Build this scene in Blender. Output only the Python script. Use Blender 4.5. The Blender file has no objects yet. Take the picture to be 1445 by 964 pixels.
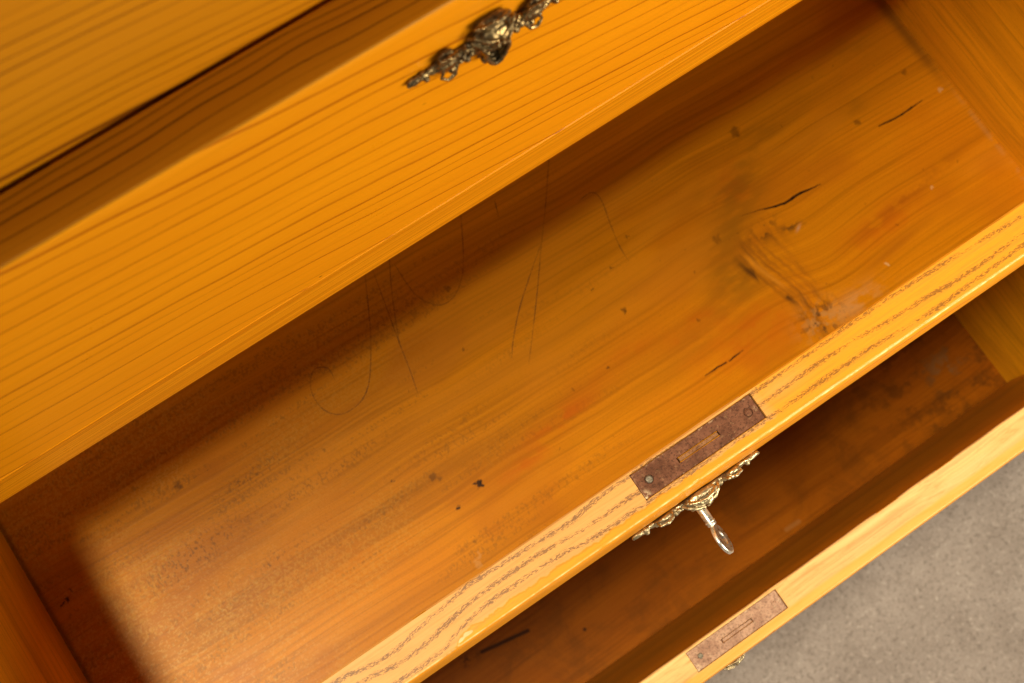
import bpy, bmesh, math, random
import numpy as np
from mathutils import Vector, Matrix, noise
random.seed(11)
R = math.radians
scene = bpy.context.scene
COL = scene.collection

# ---------------------------------------------------------------- camera, world, lamps, exposure
cam_d = bpy.data.cameras.new('camera'); cam = bpy.data.objects.new('camera', cam_d); COL.objects.link(cam)
cam.location = (-0.1414, 0.01196, 0.60794)
cam.rotation_euler = (0.2233, -0.0272, -0.5929)
cam_d.sensor_width = 36.0; cam_d.lens = 40.65
cam_d.clip_start = 0.01; cam_d.clip_end = 50
cam_d.dof.use_dof = True; cam_d.dof.focus_distance = 0.635; cam_d.dof.aperture_fstop = 11.0
scene.camera = cam

world = bpy.data.worlds.new('World'); scene.world = world; world.use_nodes = True
bg = world.node_tree.nodes['Background']
bg.inputs[0].default_value = (1.0, 0.92, 0.79, 1); bg.inputs[1].default_value = 0.125

def lamp(name, loc, target, size, watts, color, shape='DISK', size_y=None):
    d = bpy.data.lights.new(name, 'AREA'); d.shape = shape; d.size = size; d.energy = watts; d.color = color
    if size_y: d.shape = 'ELLIPSE'; d.size_y = size_y
    o = bpy.data.objects.new(name, d); COL.objects.link(o); o.location = loc
    o.rotation_euler = (Vector(target) - Vector(loc)).to_track_quat('-Z', 'Y').to_euler()
    return o
KEY = lamp('key_lamp', (-0.72, 0.168, 1.55), (0.0, 0.1, 0.0), 0.38, 38, (1.0, 0.88, 0.62), size_y=0.21)
FILL = lamp('added_fill_lamp', (0.42, -0.56, 0.38), (0.14, 0.19, 0.14), 0.62, 11.0, (1.0, 0.87, 0.62))  # added fill to brighten the drawer fronts, not a seen source

scene.view_settings.view_transform = 'Standard'; scene.view_settings.look = 'None'
scene.view_settings.exposure = 0.0; scene.view_settings.gamma = 1.0
scene.render.engine = 'CYCLES'
scene.cycles.max_bounces = 6; scene.cycles.diffuse_bounces = 4; scene.cycles.glossy_bounces = 3
scene.cycles.use_adaptive_sampling = True; scene.cycles.adaptive_threshold = 0.02

# ---------------------------------------------------------------- measured layout (metres)
T = 0.025                 # drawer front thickness
H = 0.2209                # inside depth below the rim
P = 0.2338                # pitch from drawer to drawer
XL, XR = -0.3918, 0.3851  # inner faces of the drawer sides
HW = 0.418                # half width of a drawer front

# ---------------------------------------------------------------- node helper
class NB:
    def __init__(s, name):
        s.m = bpy.data.materials.new(name); s.m.use_nodes = True
        s.t = s.m.node_tree; s.t.nodes.clear()
        s.out = s.t.nodes.new('ShaderNodeOutputMaterial')
        s._oc = None
    def new(s, typ, **kw):
        n = s.t.nodes.new(typ)
        for k, v in kw.items(): setattr(n, k, v)
        return n
    def put(s, sock, v):
        if v is None: return
        if hasattr(v, 'is_linked') or hasattr(v, 'links'): s.t.links.new(v, sock)
        else:
            if isinstance(v, (tuple, list)) and len(v) == 3 and sock.type == 'RGBA': v = (*v, 1)
            sock.default_value = v
    def m_(s, op, a, b=None, c=None, clamp=False):
        n = s.new('ShaderNodeMath', operation=op, use_clamp=clamp)
        for i, v in enumerate((a, b, c)): s.put(n.inputs[i], v)
        return n.outputs[0]
    def add(s, a, b): return s.m_('ADD', a, b)
    def sub(s, a, b): return s.m_('SUBTRACT', a, b)
    def mul(s, a, b): return s.m_('MULTIPLY', a, b)
    def div(s, a, b): return s.m_('DIVIDE', a, b)
    def oc(s):
        if s._oc is None:
            s._oc = s.new('ShaderNodeTexCoord').outputs['Object']
        return s._oc
    def xyz(s):
        if not hasattr(s, '_xyz'):
            n = s.new('ShaderNodeSeparateXYZ'); s.put(n.inputs[0], s.oc()); s._xyz = n.outputs
        return s._xyz
    def vec(s, x, y, z):
        n = s.new('ShaderNodeCombineXYZ')
        for i, v in enumerate((x, y, z)): s.put(n.inputs[i], v)
        return n.outputs[0]
    def scale(s, v, sc):
        n = s.new('ShaderNodeVectorMath', operation='MULTIPLY'); s.put(n.inputs[0], v); n.inputs[1].default_value = sc
        return n.outputs[0]
    def noise(s, v, scale=1.0, detail=3.0, rough=0.55, dist=0.0, off=None):
        if off:
            n0 = s.new('ShaderNodeVectorMath', operation='ADD'); s.put(n0.inputs[0], v); n0.inputs[1].default_value = off; v = n0.outputs[0]
        n = s.new('ShaderNodeTexNoise'); s.put(n.inputs['Vector'], v)
        n.inputs['Scale'].default_value = scale; n.inputs['Detail'].default_value = detail
        n.inputs['Roughness'].default_value = rough; n.inputs['Distortion'].default_value = dist
        return n.outputs['Fac']
    def sm(s, v, lo, hi, a=0.0, b=1.0):
        n = s.new('ShaderNodeMapRange', interpolation_type='SMOOTHSTEP'); s.put(n.inputs[0], v)
        for i, q in enumerate((lo, hi, a, b)): s.put(n.inputs[i + 1], q)
        return n.outputs[0]
    def lin(s, v, lo, hi, a=0.0, b=1.0):
        n = s.new('ShaderNodeMapRange'); n.clamp = True; s.put(n.inputs[0], v)
        for i, q in enumerate((lo, hi, a, b)): s.put(n.inputs[i + 1], q)
        return n.outputs[0]
    def mix(s, f, a, b, blend='MIX'):
        n = s.new('ShaderNodeMix', data_type='RGBA', blend_type=blend)
        s.put(n.inputs[0], f); s.put(n.inputs[6], a); s.put(n.inputs[7], b)
        return n.outputs[2]
    def ramp(s, f, stops, interp='LINEAR'):
        n = s.new('ShaderNodeValToRGB'); n.color_ramp.interpolation = interp
        e = n.color_ramp.elements
        while len(e) < len(stops): e.new(0.5)
        for el, (p, c) in zip(e, stops): el.position = p; el.color = (*c, 1) if len(c) == 3 else c
        s.put(n.inputs[0], f); return n.outputs[0]
    def fcurve(s, v, pts):
        n = s.new('ShaderNodeFloatCurve'); c = n.mapping.curves[0]
        while len(c.points) < len(pts): c.points.new(0.5, 0.5)
        for p, q in zip(c.points, pts): p.location = q; p.handle_type = 'AUTO'
        n.mapping.use_clip = False; n.mapping.update()
        s.put(n.inputs['Value'], v); return n.outputs[0]
    def seg(s, a, b, nx=None, ny=None):
        """distance in the xy plane from the shading point to segment a-b"""
        X, Y, _ = s.xyz(); X = nx or X; Y = ny or Y
        dx, dy = b[0] - a[0], b[1] - a[1]; L2 = dx * dx + dy * dy
        px, py = s.sub(X, a[0]), s.sub(Y, a[1])
        t = s.m_('ADD', s.mul(px, dx / L2), s.mul(py, dy / L2), clamp=True)
        ex, ey = s.sub(px, s.mul(t, dx)), s.sub(py, s.mul(t, dy))
        return s.m_('SQRT', s.add(s.mul(ex, ex), s.mul(ey, ey)))
    def gauss(s, cx, cy, rx, ry, rot=0.0, axes=(0, 1)):
        a = s.xyz()[axes[0]]; b = s.xyz()[axes[1]]
        a = s.sub(a, cx); b = s.sub(b, cy)
        c, q = math.cos(rot), math.sin(rot)
        u = s.div(s.add(s.mul(a, c), s.mul(b, q)), rx); w = s.div(s.sub(s.mul(b, c), s.mul(a, q)), ry)
        return s.m_('POWER', 2.718, s.mul(s.add(s.mul(u, u), s.mul(w, w)), -1.0))
    def bump(s, h, dist=0.001, strength=0.5, normal=None):
        n = s.new('ShaderNodeBump'); n.inputs['Strength'].default_value = strength; n.inputs['Distance'].default_value = dist
        s.put(n.inputs['Height'], h)
        if normal is not None: s.put(n.inputs['Normal'], normal)
        return n.outputs[0]
    def bsdf(s, color, rough=0.4, normal=None, metallic=0.0, spec=0.5, coat=0.0, coat_rough=0.15):
        n = s.new('ShaderNodeBsdfPrincipled')
        s.put(n.inputs['Base Color'], color); s.put(n.inputs['Roughness'], rough); s.put(n.inputs['Metallic'], metallic)
        s.put(n.inputs['Specular IOR Level'], spec); s.put(n.inputs['Coat Weight'], coat); n.inputs['Coat Roughness'].default_value = coat_rough
        if normal is not None: s.put(n.inputs['Normal'], normal)
        s.t.links.new(n.outputs[0], s.out.inputs[0]); return n

# ---------------------------------------------------------------- wood
def ringed_wood(name, pith=(0.09, -0.04), spacing=0.0105, tilt=0.17, early=(0.80, 0.302, 0.004), late=(0.40, 0.108, 0.002),
                seed=0.0, strength=0.85, rough=0.33, edge_strip=-0.1768):
    """varnished softwood: growth rings about a pith line behind the board, running nearly along x"""
    b = NB(name); X, Y, Z = b.xyz(); o = b.oc()
    wob = b.noise(b.scale(o, (2.2, 5, 5)), 1.0, 2.0, off=(seed, seed, 0))
    wob2 = b.noise(b.scale(o, (9, 26, 26)), 1.0, 2.0, off=(seed, 3, 0))
    zz = b.add(b.sub(Z, pith[1]), b.mul(X, tilt)); yy = b.sub(Y, pith[0])
    r = b.m_('SQRT', b.add(b.mul(zz, zz), b.mul(yy, yy)))
    r = b.add(r, b.add(b.mul(b.sub(wob, 0.5), 0.030), b.mul(b.sub(wob2, 0.5), 0.008)))
    q = b.m_('POWER', b.div(r, spacing), 1.12)
    # uneven ring widths
    q = b.add(q, b.mul(b.noise(b.vec(b.mul(q, 0.43), seed, 0.0), 1.0, 2.0), 2.4))
    t = b.m_('FRACT', q); k = b.m_('FLOOR', q)
    wn = b.new('ShaderNodeTexWhiteNoise', noise_dimensions='1D'); b.put(wn.inputs['W'], b.add(k, seed))
    rs = b.lin(wn.outputs['Value'], 0, 1, 0.12, 1.05)
    line = b.add(b.mul(b.mul(b.sm(t, 0.80, 0.93), b.sub(1.0, b.sm(t, 0.955, 1.0))), 0.85), b.mul(b.mul(b.sm(t, 0.30, 0.93), b.sub(1.0, b.sm(t, 0.955, 1.0))), 0.22))
    line = b.m_('POWER', line, 1.6)
    along = b.noise(b.scale(o, (14, 60, 60)), 1.0, 3.0, off=(0, seed, 5))
    line = b.mul(b.mul(line, rs), b.lin(along, 0.25, 0.7, 0.6, 1.25))
    beads = b.sm(b.noise(b.scale(o, (120, 420, 420)), 1.0, 2.0), 0.58, 0.75)
    line = b.add(line, b.mul(b.mul(line, beads), 0.5))
    fib = b.noise(b.scale(o, (9, 620, 620)), 1.0, 2.0, 0.6)
    fib2 = b.noise(b.scale(o, (30, 1500, 1500)), 1.0, 2.0, 0.6)
    blot = b.noise(b.scale(o, (5, 14, 14)), 1.0, 4.0, off=(seed, 9, 2))
    c = b.mix(b.mul(b.lin(fib, 0.3, 0.7), 0.22), early, tuple(x * 0.62 for x in early))
    c = b.mix(b.mul(b.lin(fib2, 0.35, 0.7), 0.16), c, (early[0] * 1.08, early[1] * 1.2, early[2] * 2.0))
    c = b.mix(b.mul(b.lin(blot, 0.35, 0.75), 0.30), c, (early[0] * 0.78, early[1] * 0.62, early[2] * 0.4))
    c = b.mix(b.m_('MULTIPLY', line, strength, clamp=True), c, late)
    if edge_strip < 0:       # straight edge-sawn lipping along the foot of the front
        foot = b.sm(Z, edge_strip, edge_strip - 0.0007)
        sl = b.noise(b.scale(o, (3.0, 900, 900)), 1.0, 2.0, 0.7)
        sc = b.mix(b.lin(sl, 0.36, 0.64), (early[0] * 1.02, early[1] * 1.12, early[2] * 1.6), (early[0] * 0.62, early[1] * 0.50, early[2] * 0.4))
        c = b.mix(foot, c, sc)
    specks = b.sm(b.noise(b.scale(o, (90, 140, 140)), 1.0, 1.0, off=(4, seed, 1)), 0.80, 0.84)
    c = b.mix(b.mul(specks, 0.8), c, (0.05, 0.018, 0.004))
    dust = b.noise(o, 900, 2.0, 0.7)
    nr = b.bump(fib, 0.0004, 0.3)
    ro = b.add(rough, b.mul(b.sub(b.noise(o, 30, 4.0), 0.5), 0.22)); ro = b.add(ro, b.mul(b.sub(dust, 0.5), 0.12))
    b.bsdf(c, ro, nr, spec=0.22)
    return b.m

def panel_wood(name, base=(0.56, 0.205, 0.016), marks=False, seed=0.0, rough=0.46, along='x', extra=None, spec=0.35):
    """fine straight-grained board with stains, scuffs and grime"""
    b = NB(name); X, Y, Z = b.xyz(); o = b.oc()
    st = (lambda l, c: (l, c, c)) if along == 'x' else (lambda l, c: (c, l, c))
    v = o
    if marks:            # grain bends round the knot
        kx = b.gauss(0.185, 0.085, 0.050, 0.050)
        bend = b.mul(kx, b.mul(b.sub(X, 0.185), 0.28))
        wv = b.mul(b.sub(b.noise(b.scale(o, (5, 12, 1)), 1.0, 2.0), 0.5), 0.014)
        v = b.vec(X, b.add(b.add(Y, bend), b.add(wv, b.mul(X, 0.03))), Z)
    else:
        wv = b.mul(b.sub(b.noise(b.scale(o, (4, 4, 4)), 1.0, 2.0, off=(seed, 0, 0)), 0.5), 0.03)
        n0 = b.new('ShaderNodeVectorMath', operation='ADD'); b.put(n0.inputs[0], o); b.put(n0.inputs[1], b.vec(wv, wv, wv)); v = n0.outputs[0]
    g1 = b.noise(b.scale(v, st(1.6, 95)), 1.0, 4.0, 0.65, off=(seed, seed, seed))
    g2 = b.noise(b.scale(v, st(2.6, 330)), 1.0, 3.0, 0.72, off=(seed, 1, seed))
    g3 = b.noise(b.scale(v, st(0.9, 30)), 1.0, 3.0, 0.55, off=(seed, 2, seed))
    blot = b.noise(b.scale(o, (7, 11, 9)), 1.0, 5.0, 0.6, off=(seed, 5, 0))
    fine = b.noise(o, 620, 3.0, 0.7)
    dk = tuple(x * y for x, y in zip(base, (0.55, 0.51, 0.40)))
    lt = tuple(x * y for x, y in zip(base, (1.14, 1.26, 1.7)))
    c = b.mix(b.mul(b.sm(g3, 0.36, 0.70), 0.55), base, dk)
    c = b.mix(b.mul(b.sm(g1, 0.46, 0.72), 0.45), c, dk)
    c = b.mix(b.mul(b.sm(g2, 0.48, 0.66), 0.36), c, tuple(x * 0.6 for x in dk))
    c = b.mix(b.mul(b.sm(g2, 0.50, 0.28), 0.28), c, lt)
    c = b.mix(b.mul(b.sm(blot, 0.40, 0.72), 0.40), c, (base[0] * 0.90, base[1] * 0.74, base[2] * 0.5))
    c = b.mix(b.mul(b.sm(fine, 0.50, 0.75), 0.20), c, tuple(x * 0.5 for x in dk))
    hgt = b.add(b.mul(g2, 0.5), b.mul(fine, 0.4))
    ro = b.add(rough, b.mul(b.sub(blot, 0.5), 0.25))
    if marks:
        at = b.new('ShaderNodeAttribute', attribute_name='stain')
        c = b.mix(at.outputs['Alpha'], c, at.outputs['Color'])
    if extra: c = extra(b, c)
    nr = b.bump(hgt, 0.0005, 0.45)
    b.bsdf(c, ro, nr, spec=spec)
    return b.m

def ash_rail(name):
    """ring-porous rail: three pore bands sweeping along it, varnish worn through on the left"""
    b = NB(name); X, Y, Z = b.xyz(); o = b.oc()
    x01 = b.lin(X, -0.24, 0.24); S = 0.03
    bands = ([(-240, 22), (-219, 20.3), (-192, 16.9), (-175, 19.0), (-151, 21.9), (-140, 23.0), (-123, 22.5), (-99, 21.2), (-82, 20.4), (-60, 22.4), (40, 22.0), (83, 22.6), (112, 23.0), (136, 23.0), (165, 22.0), (229, 18.7), (240, 18.0)],
             [(-240, 16), (-208, 12.8), (-183, 10.3), (-162, 13.1), (-145, 15.2), (-124, 16.1), (-103, 15.8), (-81, 13.8), (-55, 13.2), (40, 14.5), (97, 15.2), (128, 12.8), (156, 11.6), (175, 9.9), (222, 10.7), (240, 11)],
             [(-240, 6), (-215, 4.0), (-194, 3.1), (-174, 2.9), (-162, 6.0), (-146, 8.9), (-133, 10.1), (-114, 9.8), (-93, 9.0), (-73, 6.9), (-52, 6.3), (40, 6.5), (110, 6.2), (138, 4.3), (156, 3.9), (180, 4.3), (218, 5.4), (240, 6)])
    wig = b.mul(b.sub(b.noise(b.scale(o, (60, 1, 1)), 1.0, 2.0), 0.5), 0.0014)
    pore = None; tint = None
    for i, pts in enumerate(bands):
        cy = b.mul(b.fcurve(x01, [((p[0] + 240) / 480, p[1] / 30) for p in pts]), S)
        v = b.add(b.sub(Y, cy), wig)
        w = b.m_('POWER', 2.718, b.mul(b.m_('POWER', b.div(v, 0.0018), 2.0), -1.0))
        wide = b.m_('POWER', 2.718, b.mul(b.m_('POWER', b.div(b.add(v, 0.0012), 0.0030), 2.0), -1.0))
        pn = b.noise(b.vec(b.mul(X, 400.0), b.mul(v, 1900.0), float(i) * 7), 1.0, 3.0, 0.78, 0.5)
        dens = b.lin(b.noise(b.scale(o, (34, 10, 1)), 1.0, 2.0, off=(i * 3.0, 0, 0)), 0.3, 0.7, 0.52, 1.2)
        k = b.sm(b.mul(b.mul(w, dens), b.add(b.mul(b.sub(pn, 0.5), 3.2), 0.52)), 0.31, 0.47)
        pore = k if pore is None else b.m_('MAXIMUM', pore, k)
        tint = wide if tint is None else b.m_('MAXIMUM', tint, wide)
    fib = b.noise(b.scale(o, (14, 520, 520)), 1.0, 3.0, 0.65)
    fleck = b.noise(b.scale(o, (170, 700, 700)), 1.0, 2.0, 0.7)
    bl = b.noise(b.scale(o, (22, 60, 1)), 1.0, 4.0)
    varn = (0.66, 0.285, 0.016); bare = (0.58, 0.300, 0.080)
    # varnish lost: left of the lock behind a ragged line, plus a patch right of it
    edge = b.add(0.0046, b.mul(b.sub(b.noise(b.scale(o, (75, 10, 1)), 1.0, 4.0, 0.65), 0.5), 0.0085))
    edge = b.sub(edge, b.mul(b.sm(X, -0.155, -0.18), 0.012))
    bm_ = b.mul(b.sm(Y, edge, b.add(edge, 0.0007)), b.sm(X, 0.05, 0.038))
    bm_ = b.mul(bm_, b.lin(bl, 0.25, 0.55, 0.72, 1.0))
    bm_ = b.m_('MAXIMUM', bm_, b.mul(b.gauss(0.055, 0.017, 0.018, 0.006), 0.55))
    c = b.mix(bm_, varn, bare)
    c = b.mix(b.mul(b.sm(fib, 0.42, 0.68), 0.38), c, (0.42, 0.18, 0.025))
    c = b.mix(b.mul(b.sm(fleck, 0.55, 0.75), 0.22), c, (0.36, 0.17, 0.04))
    c = b.mix(b.mul(tint, 0.22), c, (0.46, 0.20, 0.035))
    c = b.mix(b.mul(b.sm(bl, 0.5, 0.8), 0.25), c, (0.52, 0.21, 0.025))
    c = b.mix(b.mul(pore, b.lin(bm_, 0, 1, 0.74, 0.84)), c, (0.13, 0.055, 0.016))
    line = b.mul(b.sm(b.m_('ABSOLUTE', b.sub(Y, b.sub(edge, 0.0003))), 0.0007, 0.0001), b.sm(X, 0.0, -0.03))
    c = b.mix(b.mul(line, 0.5), c, (0.50, 0.19, 0.012))
    drip = b.mul(b.sm(b.noise(b.scale(o, (60, 130, 1)), 1.0, 2.0, off=(1, 4, 0)), 0.70, 0.73), b.sm(X, -0.13, -0.17))
    c = b.mix(b.mul(drip, 0.7), c, (0.80, 0.62, 0.38))
    edge_shine_wear = b.mul(b.sm(Y, 0.0011, 0.0004), b.lin(b.noise(b.scale(o, (75, 1, 1)), 1.0, 4.0, 0.7), 0.38, 0.62, 0.0, 0.85))
    c = b.mix(edge_shine_wear, c, (0.90, 0.66, 0.30))  # edge highlight painted as a broken pale line, along with rubbed wear
    ro = b.lin(bm_, 0, 1, 0.28, 0.55)
    b.bsdf(c, ro, b.bump(b.add(fib, b.mul(fleck, 0.6)), 0.0004, 0.4), spec=0.5)
    return b.m

def metal(name, col, dark, rough=0.3, sc=420.0, amt=0.8, wear=True):
    b = NB(name); o = b.oc()
    n = b.noise(o, sc, 4.0, 0.65); n2 = b.noise(o, sc * 0.25, 3.0, 0.6, off=(3, 1, 2))
    f = b.mul(b.sm(b.add(b.mul(n, 0.5), b.mul(n2, 0.5)), 0.40, 0.60), amt)
    c = b.mix(f, col, dark)
    if wear:
        g = b.new('ShaderNodeNewGeometry').outputs['Pointiness']
        c = b.mix(b.sm(g, 0.51, 0.60), c, tuple(min(1, x * 1.5) for x in col))
    b.bsdf(c, b.add(rough, b.mul(f, 0.25)), b.bump(n, 0.0004, 0.25), metallic=b.sub(1.0, b.mul(f, 0.35)))
    return b.m

def rust(name, a, c2, speck, rough=0.75):
    b = NB(name); o = b.oc(); X, Y, Z = b.xyz()
    n = b.noise(o, 260, 5.0, 0.7); n2 = b.noise(o, 900, 3.0, 0.7); n3 = b.noise(o, 90, 4.0, 0.65, off=(1, 2, 3))
    c = b.mix(b.sm(n3, 0.38, 0.62), a, c2)
    c = b.mix(b.mul(b.sm(n, 0.57, 0.72), 0.35), c, speck)
    c = b.mix(b.mul(b.sm(n2, 0.48, 0.66), 0.7), c, tuple(x * 0.30 for x in a))
    n4 = b.noise(o, 520, 4.0, 0.75, off=(9, 2, 3)); c = b.mix(b.mul(b.sm(n4, 0.58, 0.70), 0.4), c, speck)
    chip = b.mul(b.mul(b.sm(X, -0.034, -0.0385), b.sm(Y, 0.0135, 0.0085)), b.sm(n, 0.46, 0.54)); c = b.mix(chip, c, (0.62, 0.50, 0.32))
    # paint flakes kept at the rim of the plate
    e = b.m_('MAXIMUM', b.sm(b.m_('ABSOLUTE', X), 0.0355, 0.0385), b.sm(b.m_('ABSOLUTE', b.sub(Y, 0.0151)), 0.0060, 0.0074))
    fl = b.mul(e, b.sm(b.noise(o, 240, 4.0, 0.75, off=(5, 0, 0)), 0.54, 0.66))
    c = b.mix(b.mul(fl, 0.5), c, tuple(min(1, x * 1.5 + 0.08) for x in speck))
    b.bsdf(c, rough, b.bump(b.add(n, b.mul(n2, 0.6)), 0.0006, 0.7), metallic=0.0, spec=0.18)
    return b.m

def plain(name, col, rough=0.5, metallic=0.0):
    b = NB(name); n = b.noise(b.oc(), 300, 3.0)
    b.bsdf(b.mix(b.mul(n, 0.5), col, tuple(x * 0.6 for x in col)), rough, b.bump(n, 0.0003, 0.3), metallic=metallic); return b.m

def pencil_mat():
    b = NB('pencil_graphite'); o = b.oc()
    n = b.noise(b.scale(o, (900, 900, 900)), 1.0, 3.0, 0.7); n2 = b.noise(o, 40, 2.0)
    p = b.new('ShaderNodeBsdfPrincipled'); p.inputs['Base Color'].default_value = (0.02, 0.011, 0.008, 1); p.inputs['Roughness'].default_value = 0.55
    tr = b.new('ShaderNodeBsdfTransparent'); mx = b.new('ShaderNodeMixShader')
    b.put(mx.inputs[0], b.mul(b.sm(n, 0.30, 0.62, 0.12, 0.68), b.lin(n2, 0.35, 0.65, 0.5, 1.0)))
    b.t.links.new(tr.outputs[0], mx.inputs[1]); b.t.links.new(p.outputs[0], mx.inputs[2]); b.t.links.new(mx.outputs[0], b.out.inputs[0])
    return b.m

def floor_mat():
    b = NB('worn_floor'); o = b.oc()
    w = b.noise(o, 6, 4.0, 0.6); a = b.noise(o, 34, 5.0, 0.68); g = b.noise(o, 210, 4.0, 0.75, off=(2, 0, 0)); f = b.noise(o, 800, 2.0, 0.7)
    c = b.mix(b.sm(w, 0.30, 0.72), (0.300, 0.254, 0.236), (0.400, 0.345, 0.325))
    c = b.mix(b.mul(b.sm(a, 0.42, 0.68), 0.32), c, (0.200, 0.163, 0.146))
    c = b.mix(b.mul(b.sm(g, 0.48, 0.66), 0.62), c, (0.140, 0.113, 0.100))
    c = b.mix(b.mul(b.sm(f, 0.52, 0.72), 0.40), c, (0.62, 0.55, 0.52))
    g2 = b.noise(o, 160, 3.0, 0.7, off=(8, 1, 0)); c = b.mix(b.mul(b.sm(g2, 0.54, 0.68), 0.45), c, (0.56, 0.49, 0.46))
    fl = b.sm(b.noise(o, 120, 2.0, 0.6, off=(5, 0, 0)), 0.71, 0.75)
    c = b.mix(b.mul(fl, 0.6), c, (0.70, 0.63, 0.59))
    b.bsdf(c, 0.9, b.bump(b.add(f, b.mul(g, 1.2)), 0.002, 0.6), spec=0.15); return b.m

M = {}
M['front0'] = ringed_wood('front_wood_upper', (0.10, 0.02), 0.0105, 0.10, (0.58, 0.222, 0.003), (0.20, 0.060, 0.002), 3.0, 1.7, 0.45, 1.0)
M['front1'] = ringed_wood('front_wood', (0.03, 0.035), 0.0165, 0.17, seed=0.0, strength=1.3, edge_strip=-0.1940)
M['strip1'] = ringed_wood('front_edge_wood', (-0.06, 0.004), 0.0058, 0.05, (0.48, 0.192, 0.003), (0.050, 0.015, 0.001), 5.0, 3.0, 0.42, 1.0)
M['front2'] = ringed_wood('front_wood_middle', (0.075, -0.03), 0.0100, 0.10, seed=8.0)
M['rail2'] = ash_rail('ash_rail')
def pale_streak(b, c):
    X, Y, Z = b.xyz(); o = b.oc()
    st = b.noise(b.scale(o, (26, 150, 1)), 1.0, 4.0, 0.65, 1.5)
    c = b.mix(b.mul(b.sm(st, 0.52, 0.66), 0.30), c, (0.42, 0.16, 0.03))
    out = b.sm(Y, 0.0085, 0.0055)
    return b.mix(b.mul(out, 0.7), c, (0.68, 0.315, 0.028))
M['rail3'] = panel_wood('pale_rail_wood', (0.80, 0.50, 0.200), False, 2.0, 0.42, 'x', pale_streak)
M['inner'] = panel_wood('drawer_front_inner_wood', (0.70, 0.30, 0.008), False, 4.0, 0.5)
M['side'] = panel_wood('drawer_side_wood', (0.78, 0.335, 0.005), False, 6.0, 0.42, 'y')
M['bottom2'] = panel_wood('drawer_bottom_wood', (0.66, 0.250, 0.003), True, 0.0, 0.38, spec=0.12)
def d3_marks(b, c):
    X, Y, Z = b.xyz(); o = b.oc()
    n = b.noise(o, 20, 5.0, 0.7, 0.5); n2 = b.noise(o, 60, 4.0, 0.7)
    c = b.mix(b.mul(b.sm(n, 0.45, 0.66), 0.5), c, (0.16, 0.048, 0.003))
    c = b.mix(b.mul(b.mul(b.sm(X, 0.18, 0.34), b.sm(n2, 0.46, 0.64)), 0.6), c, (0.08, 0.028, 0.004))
    k = b.m_('MAXIMUM', b.sm(b.seg((-.1628, .0969), (-.1186, .0892)), 0.0026, 0.0008), b.mul(b.sm(b.seg((-.0759, .0618), (-.0757, .0616)), 0.0022, 0.001), 0.9))
    k = b.m_('MAXIMUM', k, b.mul(b.gauss(-.178, .098, .010, .006), b.sm(n2, 0.40, 0.55)))
    c = b.mix(b.mul(k, 0.85), c, (0.022, 0.008, 0.004))
    p = b.mul(b.gauss(.345, .070, .020, .016), b.sm(n2, 0.46, 0.62)); p = b.m_('MAXIMUM', p, b.mul(b.sm(b.seg((.128, .0310), (.142, .0306)), 0.003, 0.001), 0.7))
    return b.mix(b.mul(p, 0.4), c, (0.42, 0.23, 0.08))
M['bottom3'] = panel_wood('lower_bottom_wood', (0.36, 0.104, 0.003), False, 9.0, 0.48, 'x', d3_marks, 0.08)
M['case'] = panel_wood('carcass_wood', (0.55, 0.23, 0.016), False, 12.0, 0.45, 'x')
M['brass'] = metal('antique_brass', (0.34, 0.245, 0.115), (0.050, 0.034, 0.018), 0.24, 300, 0.95)
M['brass_lit'] = metal('lit_worn_brass', (0.56, 0.46, 0.29), (0.18, 0.13, 0.07), 0.30, 380, 0.7)  # same brass, coloured brighter for the mounts that catch more light
M['steel'] = metal('key_steel', (0.62, 0.58, 0.53), (0.24, 0.19, 0.15), 0.25, 520, 0.6)
M['rust'] = rust('rusted_lock_steel', (0.100, 0.038, 0.020), (0.165, 0.068, 0.038), (0.34, 0.21, 0.11))
M['bolt'] = rust('worn_bolt_steel', (0.150, 0.062, 0.028), (0.26, 0.125, 0.055), (0.42, 0.26, 0.10))
M['rust_lit'] = rust('lit_rusted_lock_steel', (0.30, 0.170, 0.120), (0.44, 0.275, 0.195), (0.54, 0.41, 0.27))  # lock rust coloured paler for the stronger light on the lowest plate
M['dull'] = metal('dull_screw_steel', (0.30, 0.27, 0.22), (0.10, 0.085, 0.06), 0.55, 700, 0.8, False)
M['hole'] = plain('keyhole_dark', (0.006, 0.005, 0.004), 0.9)
M['pencil'] = pencil_mat()
M['floor'] = floor_mat()

# ---------------------------------------------------------------- mesh helpers
def link(name, me, mats, parent=None):
    o = bpy.data.objects.new(name, me); COL.objects.link(o)
    for m in (mats if isinstance(mats, (list, tuple)) else [mats]):
        if len(me.materials) < (len(mats) if isinstance(mats, (list, tuple)) else 1): me.materials.append(m)
    if parent: o.parent = parent
    return o
def thing(name, label, cat, loc, group=None, rot=(0, 0, 0)):
    o = bpy.data.objects.new(name, None); COL.objects.link(o); o.empty_display_size = 0.05
    o.location = loc; o.rotation_euler = rot; o['label'] = label; o['category'] = cat
    if group: o['group'] = group
    return o
def box_bm(x0, x1, y0, y1, z0, z1, bev=0.0, seg=2):
    bm = bmesh.new(); bmesh.ops.create_cube(bm, size=1)
    for v in bm.verts: v.co = Vector(((x0 + x1) / 2 + v.co.x * (x1 - x0), (y0 + y1) / 2 + v.co.y * (y1 - y0), (z0 + z1) / 2 + v.co.z * (z1 - z0)))
    if bev: bmesh.ops.bevel(bm, geom=bm.edges[:], offset=bev, segments=seg, affect='EDGES', profile=0.6)
    return bm
def mesh_of(bm, name, smooth=False):
    me = bpy.data.meshes.new(name); bmesh.ops.recalc_face_normals(bm, faces=bm.faces[:]); bm.to_mesh(me); bm.free()
    if smooth:
        for p in me.polygons: p.use_smooth = True
    return me
def box(name, dims, mat, parent, bev=0.0015, seg=2):
    return link(name, mesh_of(box_bm(*dims, bev=bev, seg=seg), name), mat, parent)
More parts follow.
